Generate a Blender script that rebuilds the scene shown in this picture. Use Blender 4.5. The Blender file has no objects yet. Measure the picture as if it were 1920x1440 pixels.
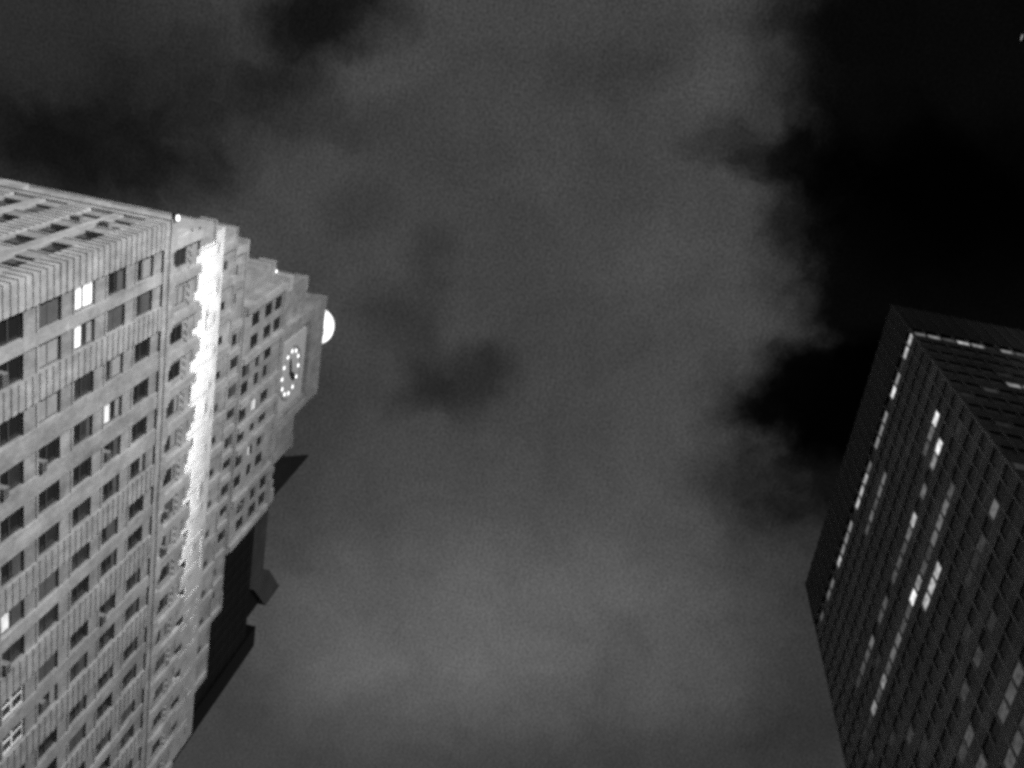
import bpy, math, random
from mathutils import Matrix, Vector
random.seed(11)

# ------------------------------------------------------------------ camera
ZC = 1.6                                  # eye height above the street
EYE = Vector((0, 0, ZC))
sc = bpy.context.scene
col = sc.collection
cam_data = bpy.data.cameras.new('camera')
cam_data.sensor_width = 36.0
cam_data.lens = 36.065
cam_data.clip_end = 5000
cam = bpy.data.objects.new('camera', cam_data)
col.objects.link(cam)
cam.matrix_world = Matrix.Translation(EYE) @ Matrix((
    (-0.163620, -0.922170, -0.350472),
    (-0.974333, 0.206733, -0.089088),
    (0.154609, 0.326899, -0.932327))).to_4x4()
sc.camera = cam

# ------------------------------------------------------------------ sky: cloud deck lit by the city, with clear dark gaps
SUN_EL, SUN_AZ = math.radians(9), math.radians(218)
world = bpy.data.worlds.new('World')
sc.world = world
world.use_nodes = True
wt = world.node_tree
wt.nodes.clear()


class NT:
    """small helper to chain nodes"""
    def __init__(self, tree): self.t = tree
    def put(self, sock, v):
        if hasattr(v, 'is_linked'): self.t.links.new(v, sock)
        elif v is not None: sock.default_value = v
    def math(self, op, a, b=None, c=None, clamp=False):
        n = self.t.nodes.new('ShaderNodeMath'); n.operation = op; n.use_clamp = clamp
        self.put(n.inputs[0], a)
        if b is not None: self.put(n.inputs[1], b)
        if c is not None: self.put(n.inputs[2], c)
        return n.outputs[0]
    def vmath(self, op, a, b=None, out=0):
        n = self.t.nodes.new('ShaderNodeVectorMath'); n.operation = op
        self.put(n.inputs[0], a)
        if b is not None:
            if op == 'SCALE': self.put(n.inputs['Scale'], b)
            else: self.put(n.inputs[1], b)
        return n.outputs[out]
    def comb(self, x, y, z=0.0):
        n = self.t.nodes.new('ShaderNodeCombineXYZ')
        for s, v in zip(n.inputs, (x, y, z)): self.put(s, v)
        return n.outputs[0]
    def sep(self, v):
        n = self.t.nodes.new('ShaderNodeSeparateXYZ'); self.put(n.inputs[0], v); return n.outputs
    def noise(self, v, scale, detail=4, rough=.55, out='Fac', dist=0.0):
        n = self.t.nodes.new('ShaderNodeTexNoise'); self.put(n.inputs['Vector'], v)
        n.inputs['Scale'].default_value = scale; n.inputs['Detail'].default_value = detail
        n.inputs['Roughness'].default_value = rough; n.inputs['Distortion'].default_value = dist
        return n.outputs[out]
    def ramp(self, v, a, b, c, d, mode='SMOOTHSTEP'):
        n = self.t.nodes.new('ShaderNodeMapRange'); n.interpolation_type = mode
        for s, x in zip(n.inputs[:5], (v, a, b, c, d)): self.put(s, x)
        return n.outputs[0]


# (centre u, v on the cloud plane at unit height; 2x2 matrix into patch units; change of brightness; inner, outer radius)
CLOUD_PATCHES = [
    (-0.003, -0.248, -2.09, -6.70, 6.05, -1.05, -0.96, 0.72, 1.62),
    (0.184, -0.297, -1.80, -5.82, 6.32, -1.31, -0.97, 0.70, 1.30),
    (0.318, -0.265, -1.97, -6.89, 14.37, -3.28, -0.97, 0.66, 1.36),
    (0.369, -0.301, -2.19, -7.49, 8.33, -1.98, -0.85, 0.60, 1.30),
    (0.107, -0.140, -3.79, -14.35, 33.32, -6.30, -0.85, 0.50, 1.40),
    (0.098, -0.068, -5.96, -24.86, 50.22, -9.32, -0.50, 0.20, 1.60),
    (0.158, -0.139, -7.28, -28.12, 32.10, -6.34, -0.50, 0.30, 1.50),
    (0.049, 0.339, -1.28, -12.53, 29.39, -4.90, -0.86, 0.20, 1.60),
    (0.105, 0.376, -1.78, -20.33, 39.50, -6.88, -0.55, 0.10, 1.70),
    (0.218, 0.563, -0.16, -6.82, 14.00, -2.60, -0.72, 0.30, 1.50),
    (0.140, 0.634, 0.00, -4.11, 7.36, -1.27, -0.58, 0.10, 1.70),
    (0.144, 0.451, -0.68, -11.13, 17.44, -3.11, -0.30, 0.10, 1.70),
    (0.265, 0.634, 0.00, -10.37, 16.03, -3.06, -0.40, 0.20, 1.60),
    (0.240, 0.474, -1.11, -21.46, 29.96, -5.74, -0.35, 0.20, 1.60),
    (0.141, 0.318, -1.61, -15.21, 48.24, -8.74, -0.30, 0.20, 1.60),
    (0.365, 0.129, -3.94, -24.91, 30.27, -6.70, -0.55, 0.20, 1.60),
    (0.393, 0.185, -3.97, -28.53, 27.23, -6.09, -0.50, 0.10, 1.60),
    (0.322, 0.233, -2.46, -19.32, 28.50, -6.02, -0.38, 0.10, 1.60),
    (0.357, 0.202, -3.90, -28.79, 23.88, -5.20, -0.30, 0.10, 1.60),
    (0.416, 0.165, -2.24, -15.49, 40.26, -9.18, -0.25, 0.10, 1.60),
    (0.221, 0.276, -2.99, -25.54, 33.24, -6.46, -0.25, 0.10, 1.60),
    (0.259, 0.190, -5.14, -35.80, 29.74, -6.04, -0.28, 0.10, 1.60),
    (0.053, 0.078, -1.90, -9.85, 41.35, -7.20, -0.15, 0.10, 1.60),
    (0.424, -0.146, -4.29, -17.89, 29.18, -7.03, -0.36, 0.10, 1.60),
    (0.434, -0.210, -3.89, -15.02, 17.73, -4.34, -0.35, 0.20, 1.60),
    (0.473, -0.231, -3.90, -14.87, 10.37, -2.61, -0.30, 0.10, 1.70),
    (0.654, -0.291, -3.46, -13.03, 6.02, -1.72, -0.42, 0.10, 1.80),
    (0.764, -0.246, -1.99, -8.12, 11.79, -3.55, -0.20, 0.10, 1.70),
    (0.851, -0.011, -0.76, -4.36, 9.52, -2.89, -0.25, 0.10, 1.60),
    (0.916, 0.369, -0.50, -7.10, 9.22, -2.73, -0.15, 0.10, 1.60),
    (0.010, -0.037, -1.86, -7.87, 35.71, -6.09, -0.20, 0.10, 1.60),
    (0.477, 0.319, -1.72, -18.11, 11.90, -2.76, -0.30, 0.20, 1.50),
    (0.721, 0.089, -0.73, -4.74, 7.03, -1.96, 1.05, 0.00, 1.70),
    (0.554, 0.066, -0.93, -5.52, 9.84, -2.49, 0.25, 0.00, 1.70),
    (0.585, -0.132, -2.00, -8.90, 6.89, -1.84, 0.22, 0.00, 1.70),
    (0.044, -0.030, -4.24, -18.34, 13.92, -2.45, 0.20, 0.00, 1.60),
    (0.733, 0.255, -1.24, -11.70, 8.85, -2.42, 0.18, 0.00, 1.70),
    (0.280, -0.074, -2.65, -11.62, 8.83, -1.90, 0.12, 0.00, 1.60),
    (0.094, 0.280, -1.88, -15.58, 28.52, -4.99, 0.15, 0.00, 1.60),
]
w = NT(wt)
tc = wt.nodes.new('ShaderNodeTexCoord')
dx, dy, dz = w.sep(tc.outputs['Generated'])
up = w.math('MAXIMUM', dz, 0.06)
uv = w.comb(w.math('DIVIDE', dx, up), w.math('DIVIDE', dy, up))
warp = w.vmath('SUBTRACT', w.noise(uv, 5.0, 3, .55, 'Color'), (.5, .5, .5))
fine = w.vmath('SUBTRACT', w.noise(uv, 19.0, 6, .62, 'Color'), (.5, .5, .5))
uvw = w.vmath('ADD', w.vmath('ADD', uv, w.vmath('SCALE', warp, .10)), w.vmath('SCALE', fine, .055))
lum = w.ramp(w.noise(uvw, 7.0, 8, .66, dist=.4), .28, .72, .044, .069, 'LINEAR')
rag = w.math('MULTIPLY', w.math('SUBTRACT', w.noise(uvw, 13.0, 7, .68), .5), .95)
for cu, cv, a, b, c, d, amt, r0, r1 in CLOUD_PATCHES:
    q = w.vmath('SUBTRACT', uvw, (cu, cv, 0))
    s = w.vmath('DOT_PRODUCT', q, (a, b, 0), 1)
    t = w.vmath('DOT_PRODUCT', q, (c, d, 0), 1)
    r = w.math('SQRT', w.math('ADD', w.math('MULTIPLY', s, s), w.math('MULTIPLY', t, t)))
    if amt < 0: r = w.math('ADD', r, rag if amt > -.9 else w.math('MULTIPLY', rag, .45))
    lum = w.math('MULTIPLY', lum, w.ramp(r, r0, r1, 1 + amt, 1.0))
lum = w.math('MULTIPLY', lum, w.ramp(w.noise(uv, 360.0, 2, .75), .3, .7, .6, 1.4, 'LINEAR'))
clear = wt.nodes.new('ShaderNodeTexSky')
clear.sky_type = 'NISHITA'
clear.sun_disc = False
clear.sun_elevation = SUN_EL
clear.sun_rotation = SUN_AZ
grey = wt.nodes.new('ShaderNodeRGBToBW')
wt.links.new(clear.outputs[0], grey.inputs[0])
lum = w.math('ADD', lum, w.math('MULTIPLY', grey.outputs[0], .0003))
bg = wt.nodes.new('ShaderNodeBackground')
wt.links.new(w.comb(lum, lum, lum), bg.inputs['Color'])
bg.inputs['Strength'].default_value = 1.0
wo = wt.nodes.new('ShaderNodeOutputWorld')
wt.links.new(bg.outputs[0], wo.inputs['Surface'])

# ------------------------------------------------------------------ the one distant light: glow of the square behind the camera
sd = bpy.data.lights.new('sun', 'SUN')
sd.energy = SUN_ENERGY = .3
sd.angle = math.radians(6)
sun = bpy.data.objects.new('sun', sd)
col.objects.link(sun)
sun_dir = Vector((-.66 * math.cos(SUN_EL), -.75 * math.cos(SUN_EL), math.sin(SUN_EL)))   # towards the light
sun.rotation_euler = sun_dir.to_track_quat('Z', 'Y').to_euler()
sun.location = (-60, -70, 60)

vs = sc.view_settings
vs.view_transform = 'Standard'
vs.look = 'None'
vs.exposure = 0
vs.gamma = 1
vs.use_curve_mapping = False
sc.cycles.pixel_filter_type = 'BLACKMAN_HARRIS'
sc.cycles.filter_width = 3.6
sc.cycles.use_denoising = False
sc.cycles.sample_clamp_indirect = .6
sc.cycles.sample_clamp_direct = 6.0
sc.cycles.use_light_tree = True

# ------------------------------------------------------------------ materials (a black-and-white night: neutral greys)
MATS = {}


def surf(name, base, rough=.85, vary=.0, scale=.6, streak=.0, spec=.3, bump=.0):
    m = bpy.data.materials.new(name); m.use_nodes = True
    t = NT(m.node_tree); bs = m.node_tree.nodes['Principled BSDF']
    bs.inputs['Roughness'].default_value = rough
    bs.inputs['Specular IOR Level'].default_value = spec
    if vary:
        g = m.node_tree.nodes.new('ShaderNodeNewGeometry').outputs['Position']
        f = t.ramp(t.noise(g, scale, 6, .65), .28, .72, 1 - vary, 1 + vary, 'LINEAR')
        f = t.math('MULTIPLY', f, t.ramp(t.noise(g, scale * 9, 3, .6), .3, .7, 1 - vary * .5, 1 + vary * .5, 'LINEAR'))
        f = t.math('MULTIPLY', f, t.ramp(t.noise(g, scale * .28, 4, .6), .3, .7, 1 - vary * .6, 1 + vary * .45, 'LINEAR'))
        if streak:
            sq = t.vmath('MULTIPLY', g, (1.6, 1.6, .3))
            f = t.math('MULTIPLY', f, t.ramp(t.noise(sq, .8, 4, .6), .35, .7, 1 - streak * .7, 1 + streak * .3, 'LINEAR'))
        f = t.math('MULTIPLY', f, base)
        m.node_tree.links.new(t.comb(f, f, f), bs.inputs['Base Color'])
        if bump:
            bn = m.node_tree.nodes.new('ShaderNodeBump')
            bn.inputs['Strength'].default_value = bump; bn.inputs['Distance'].default_value = .05
            m.node_tree.links.new(t.noise(g, scale * 14, 3, .6), bn.inputs['Height'])
            m.node_tree.links.new(bn.outputs[0], bs.inputs['Normal'])
    else:
        bs.inputs['Base Color'].default_value = (base, base, base, 1)
    MATS[name] = m
    return m


def glow(name, base, e, vary=0.0):
    m = surf(name, base, .6)
    bs = m.node_tree.nodes['Principled BSDF']
    bs.inputs['Emission Color'].default_value = (1, 1, 1, 1)
    bs.inputs['Emission Strength'].default_value = e
    if vary:
        t = NT(m.node_tree)
        g = m.node_tree.nodes.new('ShaderNodeNewGeometry').outputs['Position']
        f = t.ramp(t.noise(g, 1.9, 3, .6), .3, .7, e * (1 - vary), e * (1 + vary), 'LINEAR')
        m.node_tree.links.new(f, bs.inputs['Emission Strength'])
    return m


surf('brick', .36, .9, .34, .45, .3, .2, .5)
surf('spandrel_brick', .305, .9, .34, .7, .3, .2, .5)
surf('band_brick', .37, .9, .32, .9, .25, .2, .4)
surf('limestone', .40, .85, .32, .7, .3, .25, .3)
surf('dial_stone', .55, .8, .12, .6)
surf('smooth_stone', .42, .85, .22, .9, .15)
surf('roofing', .12, .95, .2, .5)
surf('window_glass', .015, .12, spec=.5)
surf('dim_glass', .035, .25, .3, .4, spec=.5)
surf('sash', .07, .6)
surf('white_sash', .85, .5)
surf('shade', .30, .9, .15, 1.5)
surf('grey_shade', .09, .9, .2, 1.5)
surf('metal', .22, .45, .15, 2.0)
surf('dark_metal', .04, .5)
glow('lit_shade', .8, .62, .12)
glow('lit_room', .6, .42, .5)
glow('lamp_glow', .9, 3.0)
glow('bulb', .9, 2.0)
glow('globe_glow', .9, 1.4)
surf('fin_steel', .03, .6, .3, .3)
surf('shaded_concrete', .05, .9, .25, .2, .2)  # wing concrete with the shade of a turned-away face put into its colour
surf('pale_concrete', .17, .9, .2, .2, .15)
surf('black_steel', .012, .55, .3, .3)
surf('office_wall', .055, .6, .3, .25)
surf('office_mullion', .34, .6, .35, .3)
surf('office_spandrel', .19, .5, .5, .3)
surf('office_rib', .13, .6, .3, .3)
surf('office_glass', .055, .2, spec=.5)
for i, e in enumerate((.012, .03, .06, .12, .22, .42, .85)):
    glow('office_lit_%d' % i, .2, e, .6)
surf('asphalt', .05, .9, .25, .5)
surf('paving', .25, .9, .2, .6)
surf('paint', .7, .7)


# ------------------------------------------------------------------ mesh helpers; coordinates are metres from the eye, axes: x along the street, y across, z up
class MB:
    def __init__(s): s.v, s.f = [], []
    def box(s, x0, x1, y0, y1, z0, z1):
        b = len(s.v)
        s.v += [(x0, y0, z0), (x1, y0, z0), (x1, y1, z0), (x0, y1, z0), (x0, y0, z1), (x1, y0, z1), (x1, y1, z1), (x0, y1, z1)]
        s.f += [tuple(b + i for i in q) for q in ((3, 2, 1, 0), (4, 5, 6, 7), (0, 1, 5, 4), (1, 2, 6, 5), (2, 3, 7, 6), (3, 0, 4, 7))]
        return s
    def quad(s, *p):
        b = len(s.v); s.v += list(p); s.f.append(tuple(range(b, b + len(p)))); return s
    def prism(s, pts, y0, y1):
        """outline in x, z pushed from y0 to y1"""
        b = len(s.v); n = len(pts)
        s.v += [(x, y0, z) for x, z in pts] + [(x, y1, z) for x, z in pts]
        s.f += [tuple(b + i for i in range(n)), tuple(b + n + i for i in reversed(range(n)))]
        s.f += [(b + i, b + n + i, b + n + (i + 1) % n, b + (i + 1) % n) for i in range(n)]
        return s
    def lathe(s, prof, cx, cy, seg=32):
        b = len(s.v)
        for r, z in prof:
            for k in range(seg):
                a = 2 * math.pi * k / seg
                s.v.append((cx + r * math.cos(a), cy + r * math.sin(a), z))
        for i in range(len(prof) - 1):
            for k in range(seg):
                k2 = (k + 1) % seg
                s.f.append((b + i * seg + k, b + i * seg + k2, b + (i + 1) * seg + k2, b + (i + 1) * seg + k))
        return s
    def wall(s, frame, u0, u1, z0, z1, holes, depth):
        """sheet with rectangular openings and their reveals; frame(u, d, z) gives the point at depth d behind the face"""
        us = sorted({u0, u1, *[h[0] for h in holes], *[h[1] for h in holes]})
        zs = sorted({z0, z1, *[h[2] for h in holes], *[h[3] for h in holes]})
        hs = set()
        for h in holes:
            for i in range(us.index(h[0]), us.index(h[1])):
                for j in range(zs.index(h[2]), zs.index(h[3])): hs.add((i, j))
        for i in range(len(us) - 1):
            for j in range(len(zs) - 1):
                if (i, j) not in hs:
                    s.quad(frame(us[i], 0, zs[j]), frame(us[i + 1], 0, zs[j]), frame(us[i + 1], 0, zs[j + 1]), frame(us[i], 0, zs[j + 1]))
        for a, b, c, d in holes:
            for (p, q) in (((a, c), (b, c)), ((b, c), (b, d)), ((b, d), (a, d)), ((a, d), (a, c))):
                s.quad(frame(p[0], 0, p[1]), frame(q[0], 0, q[1]), frame(q[0], depth, q[1]), frame(p[0], depth, p[1]))
        return s
    def mesh(s, name):
        m = bpy.data.meshes.new(name); m.from_pydata(s.v, [], s.f); m.update(); return m
    def build(s, name, mat, parent=None, org=None):
        o0 = parent_origin(parent) if org is None else Vector(org)
        s.v = [(x - o0.x, y - o0.y, z - o0.z) for x, y, z in s.v]
        m = s.mesh(name); m.materials.append(MATS[mat])
        o = bpy.data.objects.new(name, m); col.objects.link(o)
        if parent: o.parent = parent
        else: o.location = o0 + Vector((0, 0, ZC))
        return o


ORIGIN = {}


def parent_origin(p):
    return ORIGIN[p.name] if p and p.name in ORIGIN else Vector((0, 0, 0))


def thing(name, label, cat, base, group=None):
    """an Empty at the base of a thing; base is given in metres from the eye"""
    o = bpy.data.objects.new(name, None); col.objects.link(o)
    o.empty_display_size = .5
    o.location = Vector(base) + Vector((0, 0, ZC))
    ORIGIN[o.name] = Vector(base)
    o['label'] = label; o['category'] = cat
    if group: o['group'] = group
    return o


def put(mesh, name, mat, parent, loc, rz=0.0, scale=None, local=False):
    """one more object on shared mesh data, with its own material slot"""
    o = bpy.data.objects.new(name, mesh); col.objects.link(o)
    o.parent = parent
    o.location = Vector(loc) if local else Vector(loc) - parent_origin(parent)
    o.rotation_euler.z = rz
    if scale: o.scale = scale
    if mat:
        o.material_slots[0].link = 'OBJECT'
        o.material_slots[0].material = MATS[mat]
    return o


def shared(name, mb, mat):
    m = mb.mesh(name); m.materials.append(MATS[mat]); return m


GROUND = -ZC
# ------------------------------------------------------------------ setting: the street under the camera
g = MB().box(-900, 900, -900, 900, GROUND - .5, GROUND - .12).build('ground', 'asphalt'); g['kind'] = 'structure'
rd = MB().box(-500, 500, -22, 22, GROUND - .3, GROUND).build('road', 'asphalt'); rd['kind'] = 'structure'
for nm, y0, y1 in (('pavement_far_side', 22.004, 29.7), ('pavement_near_side', -29.7, -22.004)):
    p = MB().box(-500, 500, y0, y1, GROUND - .3, GROUND + .14).build(nm, 'paving'); p['kind'] = 'structure'
mk = MB()
for i in range(-30, 31):
    for y in (-11, -3.7, 3.7, 11): mk.quad((i * 9, y - .07, GROUND + .004), (i * 9 + 3, y - .07, GROUND + .004), (i * 9 + 3, y + .07, GROUND + .004), (i * 9, y + .07, GROUND + .004))
mk = mk.build('lane_markings', 'paint'); mk['kind'] = 'structure'

# ------------------------------------------------------------------ the stepped brick skyscraper with the clock
CX = 44.4                                   # its middle
tower = thing('stepped_skyscraper', 'pale floodlit brick skyscraper stepping back to a clock and glowing globe', 'skyscraper', (CX, 40, GROUND))

FL, TOP, WH, WW = 3.52, 60.85, 2.25, 1.6
BAYS = [19.15, 21.5, 24.75, 27.7, 30.5, 33.3, 36.5, 39.0, 42.45, 45.0, 48.4, 50.9, 54.1, 56.5, 59.75, 62.25, 65.6, 68.05]
A_BAYS = [31.25, 33.5, 36.65, 38.9, 42.05, 44.3]
NFL = 7
SX0, SX1, SY0, SY1 = 17.4, 71.4, 30.0, 66.0
RECESS = .12                                # window bays lie this far behind the piers
REV = .25                                   # depth of the window reveals

WPROTO = {}


def window_meshes(wd, ht):
    k = (round(wd, 2), round(ht, 2))
    if k in WPROTO: return WPROTO[k]
    h = wd / 2; e = .075
    fr = MB().box(-h, -h + e, -.06, .0, 0, ht).box(h - e, h, -.06, .0, 0, ht).box(-h + e, h - e, -.06, .0, 0, e).box(-h + e, h - e, -.06, .0, ht - e, ht)
    mid = ht * .5
    fr.box(-h + e, h - e, -.07, -.0, mid - .05, mid + .05)
    wf = MB()                                # painted sash with glazing bars
    for a, b, c, d in ((-h, -h + .11, 0, ht), (h - .11, h, 0, ht), (-h + .11, h - .11, 0, .12), (-h + .11, h - .11, ht - .12, ht), (-h + .11, h - .11, mid - .09, mid + .09), (-.05, .05, .12, mid - .09), (-.05, .05, mid + .09, ht - .12)):
        wf.box(a, b, -.09, 0, c, d)
    lo = MB().box(-h + e, h - e, -.02, .02, e, mid - .05)
    hi = MB().box(-h + e, h - e, -.045, -.005, mid + .05, ht - e)
    sill = MB().box(-h - .12, h + .12, -REV - .05, -.08, -.16, -.004)
    bl = MB().box(-h + e + .01, h - e - .01, -.056, -.047, -1.0, 0)          # hangs down one metre, scaled to length
    ac = MB().box(-.33, .33, -.55, -.03, .03, .46)
    for q in range(5): ac.box(-.28, .28, -.57, -.552, .09 + q * .07, .115 + q * .07)
    WPROTO[k] = dict(frame=shared('window', fr, 'sash'), white=shared('white_window', wf, 'white_sash'), lo=shared('pane', lo, 'window_glass'), hi=shared('pane', hi, 'window_glass'),
                     sill=shared('sill', sill, 'limestone'), blind=shared('blind', bl, 'shade'), ac=shared('air_conditioner', ac, 'metal'), wd=wd, ht=ht)
    return WPROTO[k]


rw = random.Random(5)


def add_window(x, y, z, wd, ht, rz=0.0, style=None, parent=tower, sill=True):
    """x, y, z: middle of the bottom edge of the glass; rz turns the outside from -y"""
    P = window_meshes(wd, ht)
    style = style or {}
    wdw = put(P['white'] if style.get('white') else P['frame'], 'window', None, parent, (x, y, z), rz)
    dim = rw.random()
    gm = 'dim_glass' if dim < .3 else 'window_glass'
    put(P['lo'], 'pane', style.get('lo', gm), wdw, (0, 0, 0), local=True)
    put(P['hi'], 'pane', style.get('hi', gm if rw.random() < .8 else 'dim_glass'), wdw, (0, 0, 0), local=True)
    if sill: put(P['sill'], 'sill', None, wdw, (0, 0, 0), local=True)
    b = style.get('blind')
    if b is None:
        r = rw.random()
        b = 0 if r < .45 else (rw.uniform(.25, .55) if r < .75 else (rw.uniform(.6, 1.2) if r < .93 else ht - .2))
    if b: put(P['blind'], 'blind', style.get('blind_mat', rw.choice(['shade', 'grey_shade', 'grey_shade', 'grey_shade'])), wdw, (0, 0, ht - .08), scale=(1, 1, min(b, ht - .17)), local=True)
    if style.get('ac') or (style.get('ac') is None and wd > 1.3 and rw.random() < .13):
        put(P['ac'], 'air_conditioner', None, wdw, (rw.choice([-.35, 0, .35]), 0, 0), local=True)
    return wdw


# styles seen in the photograph, by (bay, floor from the top)
STYLE = {(0, 2): dict(lo='lit_shade', hi='lit_shade', blind=0, ac=False), (1, 2): dict(lo='lit_shade', hi='dim_glass', blind=.55, blind_mat='shade', ac=False),
         (3, 1): dict(lo='lit_room', blind=.5, blind_mat='shade', ac=False), (6, 4): dict(lo='lit_room', blind=.9, blind_mat='grey_shade'),
         (8, 4): dict(white=True, blind=0, ac=False), (9, 4): dict(white=True, blind=0, ac=False),
         (2, 0): dict(blind=0, ac=False, lo='window_glass', hi='window_glass'), (3, 0): dict(blind=0, ac=False, lo='window_glass', hi='window_glass'),
         (4, 0): dict(blind=0, ac=False, lo='window_glass', hi='window_glass'), (6, 0): dict(blind=0, ac=False), (7, 0): dict(blind=0, ac=False),
         (0, 3): dict(blind=1.9, blind_mat='grey_shade', ac=False), (1, 3): dict(blind=1.9, blind_mat='shade', ac=False), (2, 3): dict(blind=1.9, blind_mat='shade'), (2, 1): dict(blind=1.2, blind_mat='shade'),
         (1, 4): dict(blind=0, ac=True, lo='window_glass', hi='window_glass'), (0, 1): dict(blind=.7, blind_mat='grey_shade', ac=False), (1, 0): dict(blind=1.2, blind_mat='grey_shade', ac=False), (3, 3): dict(blind=0, ac=True)}

# shaft: front and side walls with their openings, plain back walls and roof
S_TOP = 62.3
holesB = [(b, b + WW, TOP - WH - FL * k, TOP - FL * k) for b in BAYS for k in range(NFL)]
holesA = [(b, b + WW, TOP - WH - FL * k, TOP - FL * k) for b in A_BAYS for k in range(NFL)]
yb, xa = SY0 + RECESS, SX0 + RECESS
w_ = MB()
w_.wall(lambda u, d, z: (u, yb + d, z), xa, SX1, GROUND, S_TOP, holesB, REV)
w_.wall(lambda u, d, z: (xa + d, u, z), yb, SY1, GROUND, S_TOP, holesA, REV)
w_.quad((SX1, yb, GROUND), (SX1, SY1, GROUND), (SX1, SY1, S_TOP), (SX1, yb, S_TOP))
w_.quad((xa, SY1, GROUND), (SX1, SY1, GROUND), (SX1, SY1, S_TOP), (xa, SY1, S_TOP))
w_.build('shaft_wall', 'spandrel_brick', tower)
MB().box(SX0 + .3, SX1 - .1, SY0 + .35, SY1 - .1, S_TOP - .2, S_TOP - .02).build('roof', 'roofing', tower)
for bi, b in enumerate(BAYS):
    for k in range(NFL):
        add_window(b + WW / 2, yb + REV - .02, TOP - WH - FL * k, WW, WH, 0, STYLE.get((bi, k)))
for bi, b in enumerate(A_BAYS):
    for k in range(NFL):
        add_window(xa + REV - .02, b + WW / 2, TOP - WH - FL * k, WW, WH, -math.pi / 2)

# piers between the bays: some flat, some banded with projecting courses
piers = [(SX0, BAYS[0])] + [(BAYS[i] + WW, BAYS[i + 1]) for i in range(len(BAYS) - 1)] + [(BAYS[-1] + WW, SX1)]
banded = [0, 2, 6, 8, 10, 12, 14, 16, 18]
courses = []
for i, (a, b) in enumerate(piers):
    if i == 0:
        MB().box(SX0, b, SY0, yb, GROUND, S_TOP).build('pier', 'brick', tower)
    else:
        MB().box(a, b, SY0, yb, GROUND, S_TOP).build('pier', 'brick', tower)
ap = [(yb, A_BAYS[0])] + [(A_BAYS[i] + WW, A_BAYS[i + 1]) for i in range(len(A_BAYS) - 1)] + [(A_BAYS[-1] + WW, SY1)]
for i, (a, b) in enumerate(ap):
    MB().box(SX0, xa, a, b, GROUND, S_TOP).build('pier', 'brick', tower)
CP, CH, CD = .64, .42, .055
zc = [61.9 - CP * k for k in range(30)]
for i in banded:
    a, b = piers[i]
    if i == 0:
        cm = MB().box(a - CD, b, SY0 - CD, SY0, 0, CH).box(a - CD, a, SY0, A_BAYS[0] - .02, 0, CH)
    else:
        cm = MB().box(a, b, SY0 - CD, SY0, 0, CH)
    cm = shared('brick_course', cm, 'band_brick')
    for z in zc: put(cm, 'brick_course', None, tower, (0, 0, z - CH))
extra = MB()
for a, b in (ap[2], ap[4]):
    for z in zc: extra.box(SX0 - CD, SX0, a, b, z - CH, z)
for i in banded:
    a, b = piers[i]
    for k in range(30, 46): extra.box(a, b, SY0 - CD, SY0, 61.9 - CP * k - CH, 61.9 - CP * k)
extra = extra.build('far_brick_courses', 'band_brick', tower); extra['kind'] = 'stuff'
# top of the shaft: mouldings and a crenellated parapet
MB().box(SX0 - .07, SX1 + .07, SY0 - .07, SY0 - .003, 61.95, 62.2).box(SX0 - .07, SX0 - .003, SY0 - .003, SY1, 61.95, 62.2).build('string_course', 'limestone', tower)
MB().box(SX0, SX1, SY0, SY0 + .35, S_TOP, 62.75).box(SX0, SX0 + .35, SY0 + .35, SY1, S_TOP, 62.75).build('parapet', 'brick', tower)
MB().box(SX0 - .09, SX1 + .09, SY0 - .09, SY0 + .4, 62.753, 62.95).box(SX0 - .09, SX0 + .4, SY0 + .4, SY1, 62.753, 62.95).build('coping', 'limestone', tower)
mer = shared('merlon', MB().box(-.95, .95, -.07, .25, 0, .62).box(-.7, .7, -.05, .21, .62, .86), 'limestone')
x = SX0 + 1.3
while x < SX1 - .8:
    put(mer, 'merlon', None, tower, (x, SY0, 62.953)); x += 2.85
for y, h in ((33.0, 1), (36, 1.6), (39, 1.2), (42.2, 2.2), (45.5, 1.6)):
    put(mer, 'merlon', None, tower, (SX0 + .05, y, 62.953), -math.pi / 2, scale=(1.25, 1, h))

den = MB()
for k in range(84): den.box(19.35 + k * .61, 19.6 + k * .61, 30.9, 30.997, 67.8, 68.147)
den = den.build('dentils', 'limestone', tower); den['kind'] = 'stuff'


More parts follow.
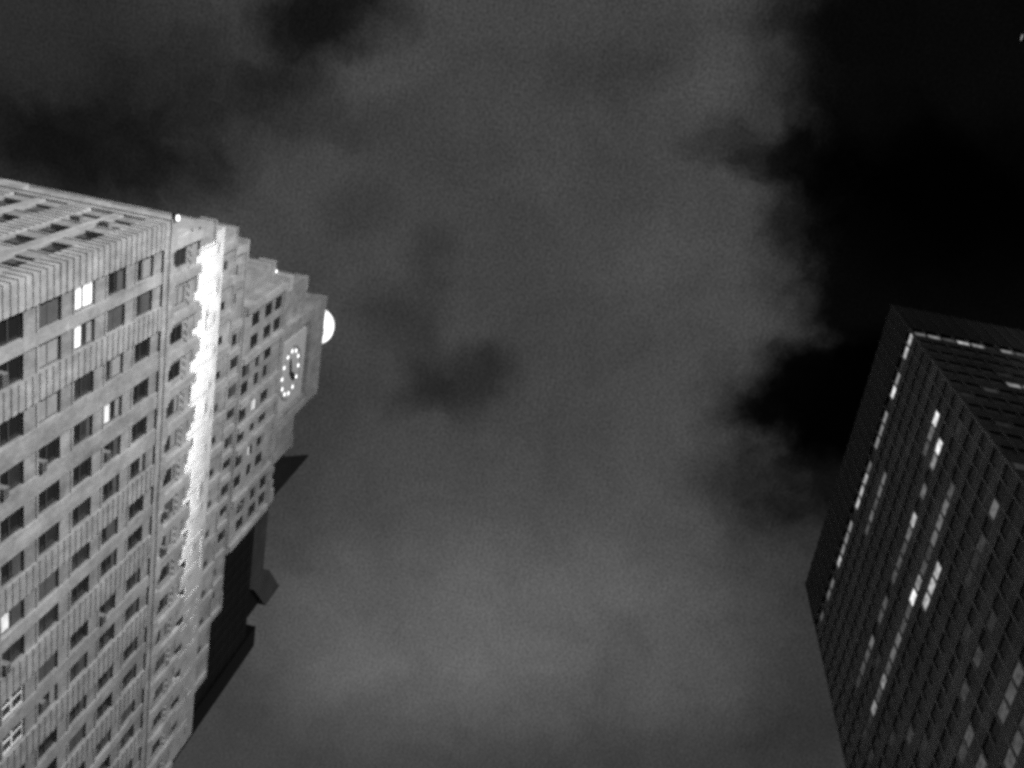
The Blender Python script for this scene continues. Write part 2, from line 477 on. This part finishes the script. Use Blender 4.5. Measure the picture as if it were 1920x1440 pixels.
def tier(x0, x1, y0, y1, z0, z1, holes, mat='brick', back=True, par=.9, merlons=None, name='tier_wall', rev=.15, cop=True):
    """one set-back storey block: walls with openings, sunk roof, parapet and coping"""
    zb = z1 - par
    m = MB().wall(lambda u, d, z: (u, y0 + d, z), x0, x1, z0, z1, holes, rev)
    m.quad((x0, y0, z0), (x0, y1, z0), (x0, y1, z1), (x0, y0, z1)).quad((x1, y0, z0), (x1, y1, z0), (x1, y1, z1), (x1, y0, z1)).quad((x0, y1, z0), (x1, y1, z0), (x1, y1, z1), (x0, y1, z1))
    t = .3
    m.quad((x0 + t, y0 + t, zb), (x1 - t, y0 + t, zb), (x1 - t, y1 - t, zb), (x0 + t, y1 - t, zb))
    m.quad((x0 + t, y0 + t, zb), (x1 - t, y0 + t, zb), (x1 - t, y0 + t, z1), (x0 + t, y0 + t, z1)).quad((x0 + t, y0 + t, zb), (x0 + t, y1 - t, zb), (x0 + t, y1 - t, z1), (x0 + t, y0 + t, z1))
    m.quad((x1 - t, y0 + t, zb), (x1 - t, y1 - t, zb), (x1 - t, y1 - t, z1), (x1 - t, y0 + t, z1)).quad((x0 + t, y1 - t, zb), (x1 - t, y1 - t, zb), (x1 - t, y1 - t, z1), (x0 + t, y1 - t, z1))
    o = m.build(name, mat, tower)
    if cop:
        e = .1
        c = MB().box(x0 - e, x1 + e, y0 - e, y0 + t + .02, z1 + .003, z1 + .2).box(x0 - e, x0 + t + .02, y0 + t + .02, y1, z1 + .003, z1 + .2).box(x1 - t - .02, x1 + e, y0 + t + .02, y1, z1 + .003, z1 + .2)
        c.build('coping', 'limestone', tower)
    for (a, b, c, d) in holes:
        add_window((a + b) / 2, y0 + rev - .02, c, b - a, d - c, 0, HS.get((round(a, 2), round(c, 2))), sill=False)
    return o


HS = {}
L2P = [20.9 + 2.88 * k for k in range(17)]
# second tier: its parapet hides the floodlights that wash the wall behind
t2h = [(round(x - .66, 2), round(x + .66, 2), 65.6, 67.5) for x in L2P]
tier(19.2, 71.2, 31.0, 62, S_TOP, 69.3, t2h, par=1.0, cop=False)
for x in [L2P[0] - 1.2] + [x + 1.44 for x in L2P]:
    MB().box(x - .34, x + .34, 30.68, 31.0, 63.4, 69.6).build('pilaster', 'limestone', tower)
MB().box(19.1, 71.3, 30.9, 31.0 - .004, 68.15, 68.4).build('string_course', 'limestone', tower)
rm = random.Random(3)
for i in range(17):
    x0 = 19.35 + i * 2.88
    h = rm.choice([.1, .3, .6, .95, 1.25]); x0 += rm.uniform(-.35, .35)
    MB().box(x0, x0 + 2.0, 30.93, 31.26, 69.3, 69.45 + h * .45).box(x0 + .45, x0 + 1.55, 30.96, 31.23, 69.45 + h * .45, 69.45 + h).build('merlon', 'limestone', tower)
MB().box(19.2, 20.75, 30.8, 31.95, 69.3, 71.6).box(19.1, 20.85, 30.7, 31.98, 71.603, 71.9).build('end_pavilion', 'brick', tower)
# third tier, the brightly washed one
t3h = [(round(x - .45, 2), round(x + .45, 2), 70.9, 73.1) for x in L2P if 25 < x < 69.5]
tier(20.8, 70.9, 32.0, 60, 68.3, 76.5, t3h, mat='smooth_stone', par=.5, cop=False)
for i, x in enumerate([22.3] + [x + 1.44 for x in L2P if 22 < x < 69]):
    MB().box(x - .4, x + .4, 31.965, 32.0, 68.4, 75.2 + (i % 2) * .5).build('pilaster', 'smooth_stone', tower)
for i in range(16):
    x = rm.uniform(21.3, 69.5); z = rm.uniform(72.6, 75.9); a = rm.uniform(.3, .9); c = rm.uniform(.12, .4); d = rm.uniform(.03, .09)
    MB().box(x - a, x + a, 32.0 - d, 32.0 - .036 if d > .05 else 31.998, z, z + c).build('relief_block', 'smooth_stone', tower)
MB().box(20.8, 70.9, 32.03, 32.33, 76.503, 76.62).build('coping', 'limestone', tower)
# fourth tier
t4h = [(round(x - .4, 2), round(x + .4, 2), 77.6, 79.0) for x in (24.6, 28.1, 31.2, 34.4, 37.5, 40.6, 43.8, 47, 50.1, 53.3, 56.5, 59.6, 62.8)]
tier(21.75, 67.05, 32.65, 58, 76.0, 80.4, t4h, par=.6)
# fifth tier and the tower front above it
W5 = [(26.9, 84.0, 1.0, 1.7), (29.6, 84.0, 1.0, 1.7)] + [(x, 85.5, 1.15, 1.75) for x in (33.8, 36.2, 39.1, 41.4, 44.4, 46.7, 49.65, 51.9, 54.9)] + [(58.6, 84.0, 1.0, 1.7), (61.3, 84.0, 1.0, 1.7)]
t5h = [(round(x - a / 2, 2), round(x + a / 2, 2), z, z + h) for x, z, a, h in W5]
tier(24.55, 64.25, 34.4, 56, 80.0, 87.3, t5h, par=.6)
tier(29.1, 59.7, 35.4, 52, 87.0, 96.9, [], par=.6)
W6 = [(x, z, 1.42, 1.9) for z in (90.05, 93.4, 96.1) for x in (33.1, 35.4, 53.75, 55.85)]
W6 += [(x, z, 1.36, h) for z, h in ((88.5, 1.75), (91.75, 1.15), (94.1, 1.9)) for x in (37.9, 39.85, 42.7, 45.05, 47.75, 50.1)]
t6h = [(round(x - a / 2, 2), round(x + a / 2, 2), z, round(z + h, 2)) for x, z, a, h in W6]
for x, z, a, h in W6:
    if rw.random() < .72: HS[(round(x - a / 2, 2), z)] = dict(lo='window_glass', hi='window_glass', blind=0, ac=False)
HS[(round(42.7 - .68, 2), 91.75)] = dict(lo='lit_shade', hi='lit_shade', blind=0, ac=False)
HS[(round(47.75 - .68, 2), 91.75)] = dict(lo='lit_shade', blind=0, ac=False)
for key in [(round(x - .71, 2), z) for x in (33.1, 35.4) for z in (90.05, 93.4, 96.1)]: HS[key] = dict(lo='window_glass', hi='window_glass', blind=0, ac=False)
tier(31.1, 57.7, 34.38, 50, 87.304, 99.35, t6h, par=.6, rev=.15)
for z, p in ((87.75, .16), (98.3, .2), (98.9, .14)):
    MB().box(31.0, 57.8, 34.38 - p, 34.377, z, z + .28).build('string_course', 'limestone', tower)
for x in (31.5, 36.65, 41.3, 43.9, 46.4, 52.1, 57.3):
    MB().box(x - .32, x + .32, 33.98, 34.377, 88.04, 98.29).build('pilaster', 'limestone', tower)
for x in (25.1, 28.3, 32.2, 35.0, 37.7, 40.3, 42.9, 45.6, 48.2, 50.8, 53.4, 56.8, 60.0, 63.7):
    MB().box(x - .3, x + .3, 34.1, 34.397, 83.5, 86.9).build('pilaster', 'limestone', tower)
for x in [23.0 + 3.12 * k for k in range(15)]:
    MB().box(x - .35, x + .35, 32.4, 32.647, 76.8, 80.3).build('pilaster', 'limestone', tower)
MB().box(24.45, 64.35, 34.28, 34.397, 83.2, 83.45).build('string_course', 'limestone', tower)
# shoulders beside the clock and the corner blocks
tier(33.9, 55.6, 36.1, 47, 100.0, 110.3, [], par=.6)
for x0, x1 in ((33.8, 35.4), (54.1, 55.7)):
    MB().box(x0, x1, 35.95, 37.6, 110.504, 110.8).box(x0 + .25, x1 - .25, 36.2, 37.35, 110.8, 111.2).build('corner_block', 'limestone', tower)
for x0, x1 in ((31.0, 32.6), (56.2, 57.8)):
    MB().box(x0, x1, 34.3, 36.0, 99.553, 100.75).build('corner_block', 'limestone', tower)
for x0, x1 in ((29.0, 30.5), (58.3, 59.8)):
    MB().box(x0, x1, 35.3, 37.0, 97.104, 98.0).build('corner_block', 'limestone', tower)
for x0, x1 in ((24.5, 26.6), (62.2, 64.3)):
    MB().box(x0, x1, 34.3, 36.5, 87.504, 87.75).build('corner_block', 'limestone', tower)
for x in (33.6, 35.2, 36.8, 52.0, 53.6, 55.2):
    MB().box(x - .35, x + .35, 34.3, 34.68, 99.553, 100.2).build('merlon', 'limestone', tower)

# clock block: frame round a sunk panel, attic above
KX0, KX1, KY = CX - 6.36, CX + 6.36, 35.64
kb = MB().wall(lambda u, d, z: (u, KY + d, z), KX0, KX1, 100.0, 117.0, [(39.6, 49.2, 100.8, 112.6)], 1.1)
kb.quad((KX0, KY, 100), (KX0, 42, 100), (KX0, 42, 117), (KX0, KY, 117)).quad((KX1, KY, 100), (KX1, 42, 100), (KX1, 42, 117), (KX1, KY, 117)).quad((KX0, 42, 100), (KX1, 42, 100), (KX1, 42, 117), (KX0, 42, 117)).quad((KX0, KY, 117), (KX1, KY, 117), (KX1, 42, 117), (KX0, 42, 117))
kb.quad((39.6, KY + 1.1, 100.8), (49.2, KY + 1.1, 100.8), (49.2, KY + 1.1, 112.6), (39.6, KY + 1.1, 112.6))
kb.build('clock_block_wall', 'brick', tower)
MB().box(KX0 - .12, KX1 + .12, KY - .12, 42.1, 117.004, 117.3).build('coping', 'limestone', tower)
MB().box(KX0 - .1, KX1 + .1, KY - .14, KY - .003, 113.0, 113.3).box(KX0 - .1, KX1 + .1, KY - .1, KY - .003, 115.9, 116.1).build('string_course', 'limestone', tower)
for x in (KX0 + .5, KX1 - .5):
    MB().box(x - .5, x + .5, KY - .1, KY - .003, 101.2, 112.9).build('pilaster', 'limestone', tower)
for x0, x1 in ((KX0 - .1, KX0 + 1.1), (KX1 - 1.1, KX1 + .1)):
    MB().box(x0, x1, KY - .08, KY + 1.2, 117.304, 117.55).build('corner_block', 'limestone', tower)
CZ, CR = 106.75, 2.62
clock = MB().box(40.2, 48.6, KY + .1, KY + .9, 101.9, 111.4)
clock = clock.build('clock', 'dial_stone', tower)
ring = MB()
for k in range(48):
    a0, a1 = 2 * math.pi * k / 48, 2 * math.pi * (k + 1) / 48
    P = [(r * math.sin(a) + CX, CZ + r * math.cos(a)) for r, a in ((3.05, a0), (3.3, a0), (3.3, a1), (3.05, a1))]
    ring.prism(P, KY + .02, KY + .098)
ORIGIN[clock.name] = ORIGIN[tower.name]
ring.build('clock_ring', 'limestone', clock)
star = []
for k in range(10):
    r = .24 if k % 2 == 0 else .13
    star.append((r * math.sin(math.pi * k / 5), r * math.cos(math.pi * k / 5)))
star = shared('hour_star', MB().prism(star, -.05, 0), 'bulb')
for k in range(12):
    a = 2 * math.pi * k / 12
    put(star, 'hour_star', None, clock, (CX + CR * math.sin(a), KY + .09, CZ + CR * math.cos(a)))


def hand(ang, length, wid):
    s_, c_ = math.sin(ang), math.cos(ang)
    pts = [(-wid * .5, -.45), (wid * .5, -.45), (wid, length * .55), (0, length), (-wid, length * .55)]
    return [(CX + x * c_ + z * s_, CZ - x * s_ + z * c_) for x, z in pts]


MB().prism(hand(math.radians(40), 2.3, .36), KY - .06, KY - .02).build('clock_hand', 'dark_metal', clock)
MB().prism(hand(math.radians(258), 2.0, .3), KY - .01, KY + .03).build('clock_hand', 'dark_metal', clock)

# globe on a stepped base
GY = 38.75
MB().box(CX - 4.4, CX + 4.4, 36.8, 41.2, 117.3, 118.6).box(CX - 3.2, CX + 3.2, 37.2, 40.6, 118.6, 119.9).box(CX - 1.6, CX + 1.6, 37.6, 39.9, 119.9, 121.9).build('globe_base', 'brick', tower)
GZ, GR = 124.1, 2.5
globe = MB().lathe([(max(.002, GR * math.sin(math.pi * i / 16)), GZ - GR * math.cos(math.pi * i / 16)) for i in range(17)], CX, GY, 32).build('globe', 'globe_glow', tower)
for p_ in globe.data.polygons: p_.use_smooth = True
ORIGIN[globe.name] = ORIGIN[tower.name]
ribs = MB()
for i in (4, 8, 12):
    r = GR * math.sin(math.pi * i / 16) + .02; z = GZ - GR * math.cos(math.pi * i / 16)
    ribs.lathe([(r - .03, z - .04), (r + .03, z - .04), (r + .03, z + .04), (r - .03, z + .04), (r - .03, z - .04)], CX, GY, 32)
ribs.build('globe_rib', 'metal', globe)
MB().lathe([(.02, GZ + GR), (.14, GZ + GR + .02), (.08, GZ + GR + .8), (.01, GZ + GR + 1.3)], CX, GY, 12).build('finial', 'metal', tower)


# ------------------------------------------------------------------ lamps the photograph shows
def floodlight(x, y, z, yaw, label, group, tilt=.3, size=1.0, mat='lamp_glow', cat='floodlight'):
    t = thing('floodlight', label, cat, (x, y, z), group)
    MB().box(x - .35 * size, x + .35 * size, y - .10 * size, y + .10 * size, z, z + .05 * size).box(x - .33 * size, x - .29 * size, y - .03 * size, y + .03 * size, z + .05 * size, z + .3 * size).box(x + .29 * size, x + .33 * size, y - .03 * size, y + .03 * size, z + .05 * size, z + .3 * size).build('bracket', 'dark_metal', t)
    h = MB().prism([(x - .28 * size, z + .16 * size), (x + .28 * size, z + .16 * size), (x + .28 * size, z + .4 * size), (x - .28 * size, z + .4 * size)], y - .12 * size, y + .12 * size)
    h.build('housing', 'dark_metal', t)
    MB().box(x - .25 * size, x + .25 * size, y - .09 * size, y + .09 * size, z + .401 * size, z + .42 * size).build('lens', mat, t)
    t.rotation_euler.z = yaw
    return t


for i in range(11):
    x = 22.0 + i * 2.88
    t = floodlight(x, 31.5, 68.31, 0, 'floodlight on the ledge at the foot of the bright strip', 'floodlights washing the third tier')
    ld = bpy.data.lights.new('wash', 'AREA'); ld.shape = 'RECTANGLE'; ld.size = 2.4; ld.size_y = .16
    ld.energy = (3600, 3200, 1900, 2500, 1900, 1500, 1800, 1000, 700, 800, 260)[i]
    lo = bpy.data.objects.new('wash_light', ld); col.objects.link(lo); lo.parent = t
    lo.location = (0, 0, .50); lo.rotation_euler = (math.radians(180 - 12), 0, 0)

t = floodlight(17.2, 29.95, 62.96, 0, 'small bright lamp on the near parapet corner of the brick skyscraper', 'lamps on the roof edges', size=1.0)
MB().box(17.05, 17.35, 29.64, 29.78, 63.06, 63.22).build('lens', 'lamp_glow', t)
t = floodlight(31.25, 36.4, 99.55, 0, 'tiny lamp on the upper shoulder left of the clock', 'lamps on the roof edges', size=.8)
MB().box(30.75, 31.0, 36.1, 36.5, 100.2, 100.55).build('lens', 'lamp_glow', t)

# ------------------------------------------------------------------ dark tower with sloping wings behind
TY = 68.0
wt_ = thing('winged_tower', 'black office tower with sloping roof wings behind the brick skyscraper', 'skyscraper', (126, TY, GROUND))
MB().box(96, 145.2, TY, 120, GROUND, 189.4).build('shaft_wall', 'black_steel', wt_)
MB().box(145.2, 150.6, TY - .4, 118, GROUND, 194.6).build('corner_pier', 'black_steel', wt_)
MB().box(97, 101.8, TY - .4, TY - .002, GROUND, 192).build('corner_pier', 'black_steel', wt_)
fin = shared('fin', MB().box(-.25, .25, -.12, 0, 0, 190.6), 'fin_steel')
for k in range(13): put(fin, 'fin', None, wt_, (104 + k * 3.1, TY - .003, GROUND))
band = shared('floor_band', MB().box(102, 145.1, -.06, 0, 0, .5), 'fin_steel')
for k in range(22): put(band, 'floor_band', None, wt_, (0, TY - .003, 187 - k * 3.9))
MB().box(100, 133.7, TY + 1, 110, 189.4, 200.2).build('penthouse_wall', 'pale_concrete', wt_)
MB().prism([(133.7, 191.9), (143.3, 200.6), (143.3, 209.6), (133.7, 201.0)], TY - .2, TY + 3.2).build('roof_wing', 'pale_concrete', wt_)
MB().prism([(133.7, 189.42), (141, 189.42), (141, 198.4), (133.7, 191.8)], TY + .6, TY + 2.6).build('wing_bracket', 'black_steel', wt_)
MB().prism([(100, 189.5), (113.6, 189.5), (113.6, 223.4), (106, 204.5), (100, 202)], TY - .1, TY + .9).build('roof_wing', 'shaded_concrete', wt_)  # darker colour stands in for the shade on this wing
MB().prism([(133.7, 191.9), (143.3, 200.6), (143.3, 209.6), (133.7, 201.0)], 106, 109).build('roof_wing', 'pale_concrete', wt_)

# ------------------------------------------------------------------ glass office tower across the street
OX0, OX1, OY, OYB = 25.7, 63.0, -30.0, -66.0
PIT, FZ, FP, O_TOP = 1.492, 107.9, 3.12, 119.3
NC, NF, NS = 25, 19, 20
office = thing('office_tower', 'dark grid-fronted office tower with a dotted line of lit top windows', 'skyscraper', ((OX0 + OX1) / 2, OY, GROUND))
MB().box(OX0 + .3, OX1, OYB, OY - .3, GROUND, O_TOP - .6).build('core_wall', 'office_wall', office)
MB().box(OX0, OX1, OY - .298, OY, 109.75, O_TOP).box(OX0, OX0 + .298, OYB, OY - .298, 109.75, O_TOP).build('crown_wall', 'office_wall', office)
rib = shared('crown_rib', MB().box(-.1, .1, 0, .07, 109.9, O_TOP + .05), 'office_rib')
for k in range(NC + 1): put(rib, 'crown_rib', None, office, (OX0 + k * PIT, OY + .002, 0))
for k in range(NS): put(rib, 'crown_rib', None, office, (OX0 - .002, OY - .75 - k * PIT, 0), math.pi / 2)
mul = shared('mullion', MB().box(-.07, .07, -.296, .05, GROUND, 109.7), 'office_mullion')
for k in range(NC + 1): put(mul, 'mullion', None, office, (OX0 + k * PIT + (.1 if k == 0 else 0), OY, 0))
for k in range(1, NS): put(mul, 'mullion', None, office, (OX0, OY - k * PIT, 0), math.pi / 2)
WHT = 1.5
for k in range(NF + 9):
    z1 = FZ - FP * k - WHT / 2
    z0 = z1 - (FP - WHT)
    MB().box(OX0 + .002, OX1, OY - .296, OY + .02, z0, z1).box(OX0 - .02, OX0 + .296, OYB, OY - .3, z0, z1).build('spandrel', 'office_spandrel', office)
TOPROW = [0.8, 0.7, 0.12, 0.6, 1.0, 0, 0.5, 0.5, 0.6, 0, 0.4, 0.7, 0.7, 0.8, 0, 0.5, 0.6, 0.5, 0.9, 0, 0.4, 0.4, 0, 0.25, 0]
LIT = {(2, 5): 1.0, (3, 5): 0.35, (4, 5): 0.3, (3, 6): 0.9, (4, 6): 0.45, (9, 2): 0.35, (10, 2): 0.4, (11, 2): 0.3, (12, 2): 0.4, (13, 2): 0.25, (6, 6): 0.4, (8, 6): 0.8, (9, 6): 0.35, (10, 6): 0.3, (11, 6): 0.25, (12, 6): 0.25, (14, 6): 0.3, (15, 6): 0.3, (4, 8): 0.25, (5, 8): 0.4, (6, 8): 0.4, (7, 8): 0.35, (8, 8): 0.15, (9, 8): 0.25, (10, 8): 0.45, (11, 8): 0.9, (12, 8): 0.3, (13, 8): 0.2, (8, 9): 0.85, (9, 9): 0.85, (10, 9): 0.85, (2, 11): 0.35, (4, 11): 0.15, (5, 11): 0.12, (17, 6): 0.35, (18, 6): 0.3, (19, 6): 0.25, (20, 6): 0.15, (14, 8): 0.35, (15, 8): 0.35, (16, 8): 0.2, (17, 8): 0.55, (18, 8): 0.3, (19, 8): 0.5, (21, 8): 0.12, (16, 11): 0.15, (10, 13): 0.15, (7, 15): 0.2, (8, 15): 0.25, (6, 15): 0.2, (7, 16): 0.15, (8, 16): 0.2, (9, 16): 0.25, (11, 15): 0.25, (11, 14): 0.2, (12, 14): 0.15, (8, 13): 0.15, (8, 12): 0.12, (6, 13): 0.1}
LEVELS = [.1, .15, .25, .35, .5, .7, 1.0]


def lit_mat(b):
    if b <= 0: return 'office_glass'
    return 'office_lit_%d' % min(range(7), key=lambda i: abs(LEVELS[i] - b))


cells = []
ro = random.Random(8)
for c in range(NC):
    for k in range(NF):
        b = TOPROW[c] * .9 if k == 0 else LIT.get((c, k), 0)
        if b == 0 and ro.random() < .07 and k > 6: b = .08
        cells.append(('C', c, k, OX0 + (c + .5) * PIT, OY - .12, b))
for c in range(NS):
    for k in range(NF):
        b = 0
        if k == 0 and c < 11: b = (.35, .5, .2, .7, .5, 0, .6, .2, 0, .7, .2)[c]
        if k == 4 and c in (4, 5, 6, 7): b = .5
        if b == 0 and ro.random() < .16: b = ro.choice((.1, .12, .16))
        cells.append(('E', c, k, OX0 + .12, OY - (c + .5) * PIT, b))
inv = cam.matrix_world.inverted()


def seen_size(p, e1, e2):
    """rough size in the picture, only to choose which panes become objects of their own"""
    def pr(q):
        l = inv @ (Vector(q) + Vector((0, 0, ZC))); return Vector((l.x / -l.z, l.y / -l.z))
    a = pr(p)
    if abs(a.x) > .51 or abs(a.y) > .385: return 0
    u, v = pr(Vector(p) + e1) - a, pr(Vector(p) + e2) - a
    return abs(u.x * v.y - u.y * v.x)


for i, (s, c, k, x, y, b) in enumerate(cells):
    e1 = Vector((1, 0, 0)) if s == 'C' else Vector((0, 1, 0))
    cells[i] = (seen_size((x, y, FZ - FP * k), e1, Vector((0, 0, 1))), s, c, k, x, y, b)
cells.sort(key=lambda q: -q[0])
pane = shared('window_pane', MB().box(-PIT / 2 + .07, PIT / 2 - .07, -.02, .02, -WHT / 2 + .003, WHT / 2 - .003), 'office_glass')
rest = MB()
for i, (a, s, c, k, x, y, b) in enumerate(cells):
    z = FZ - FP * k
    if (i < 300 and a > 0) or b > .1:
        put(pane, 'window_pane', lit_mat(b), office, (x, y, z), 0 if s == 'C' else math.pi / 2)
    elif s == 'C': rest.box(x - PIT / 2 + .07, x + PIT / 2 - .07, y - .02, y + .02, z - WHT / 2, z + WHT / 2)
    else: rest.box(x - .02, x + .02, y - PIT / 2 + .07, y + PIT / 2 - .07, z - WHT / 2, z + WHT / 2)
rest = rest.build('far_window_panes', 'office_glass', office); rest['kind'] = 'stuff'

# ------------------------------------------------------------------ a tower at the edge of the view, only its roof lamp shows
far = thing('unlit_tower', 'unlit tower at the right edge carrying one small roof lamp', 'skyscraper', (-16, -62, GROUND))
MB().box(-27, -6.1, -76, -50, GROUND, 170.6).build('shaft_wall', 'black_steel', far)
MB().box(-27.2, -5.9, -76.2, -49.8, 170.603, 171.2).build('coping', 'black_steel', far)
MB().box(-6.9, -6.1, -50.3, -49.9, 171.203, 172.0).build('roof_lamp', 'lit_room', far)

# ------------------------------------------------------------------ unseen floodlight bank added to light the brick front, with a building to carry it
low = thing('brick_building', 'plain flat-roofed building added below the frame to carry the floodlights', 'building', (-40, -42, GROUND))
MB().box(-56, -24, -54, -30, GROUND, 58).build('wall', 'brick', low)
MB().box(-56.2, -23.8, -54.2, -29.8, 58.003, 58.5).build('coping', 'limestone', low)
bank = thing('added_flood_bank', 'added unseen bank of floodlights lighting the brick front', 'floodlight', (-40, -31, 58.5))
FBX, FBY, FBZ = -40, -31, 62.0
m_ = MB()
for dx_ in (-1.6, 1.6): m_.box(FBX + dx_ - .08, FBX + dx_ + .08, FBY - .08, FBY + .08, 58.5, 64.2)
for z in (60.2, 62.0, 63.8): m_.box(FBX - 2, FBX + 2, FBY + .08, FBY + .18, z - .06, z + .06)
m_.build('rack', 'dark_metal', bank)
for i in range(4):
    for z in (60.5, 62.3):
        x = FBX - 1.5 + i
        MB().prism([(x - .35, z), (x + .35, z), (x + .35, z + .6), (x - .35, z + .6)], FBY + .2, FBY + .5).build('lamp_head', 'dark_metal', bank)
        MB().box(x - .3, x + .3, FBY + .501, FBY + .53, z + .05, z + .55).build('lens', 'lamp_glow', bank)
ld = bpy.data.lights.new('added_flood', 'SPOT'); ld.energy = FLOOD = 490000; ld.spot_size = math.radians(96); ld.spot_blend = 1.0; ld.shadow_soft_size = 1.6  # added spot in place of the lit signs of the square
lo = bpy.data.objects.new('added_flood_light', ld); col.objects.link(lo); lo.parent = bank
lo.location = (0, 1.2, FBZ - 58.5)
aim = Vector((math.cos(math.radians(48)), math.sin(math.radians(48)), .03))
lo.rotation_euler = (-aim).to_track_quat('Z', 'Y').to_euler()
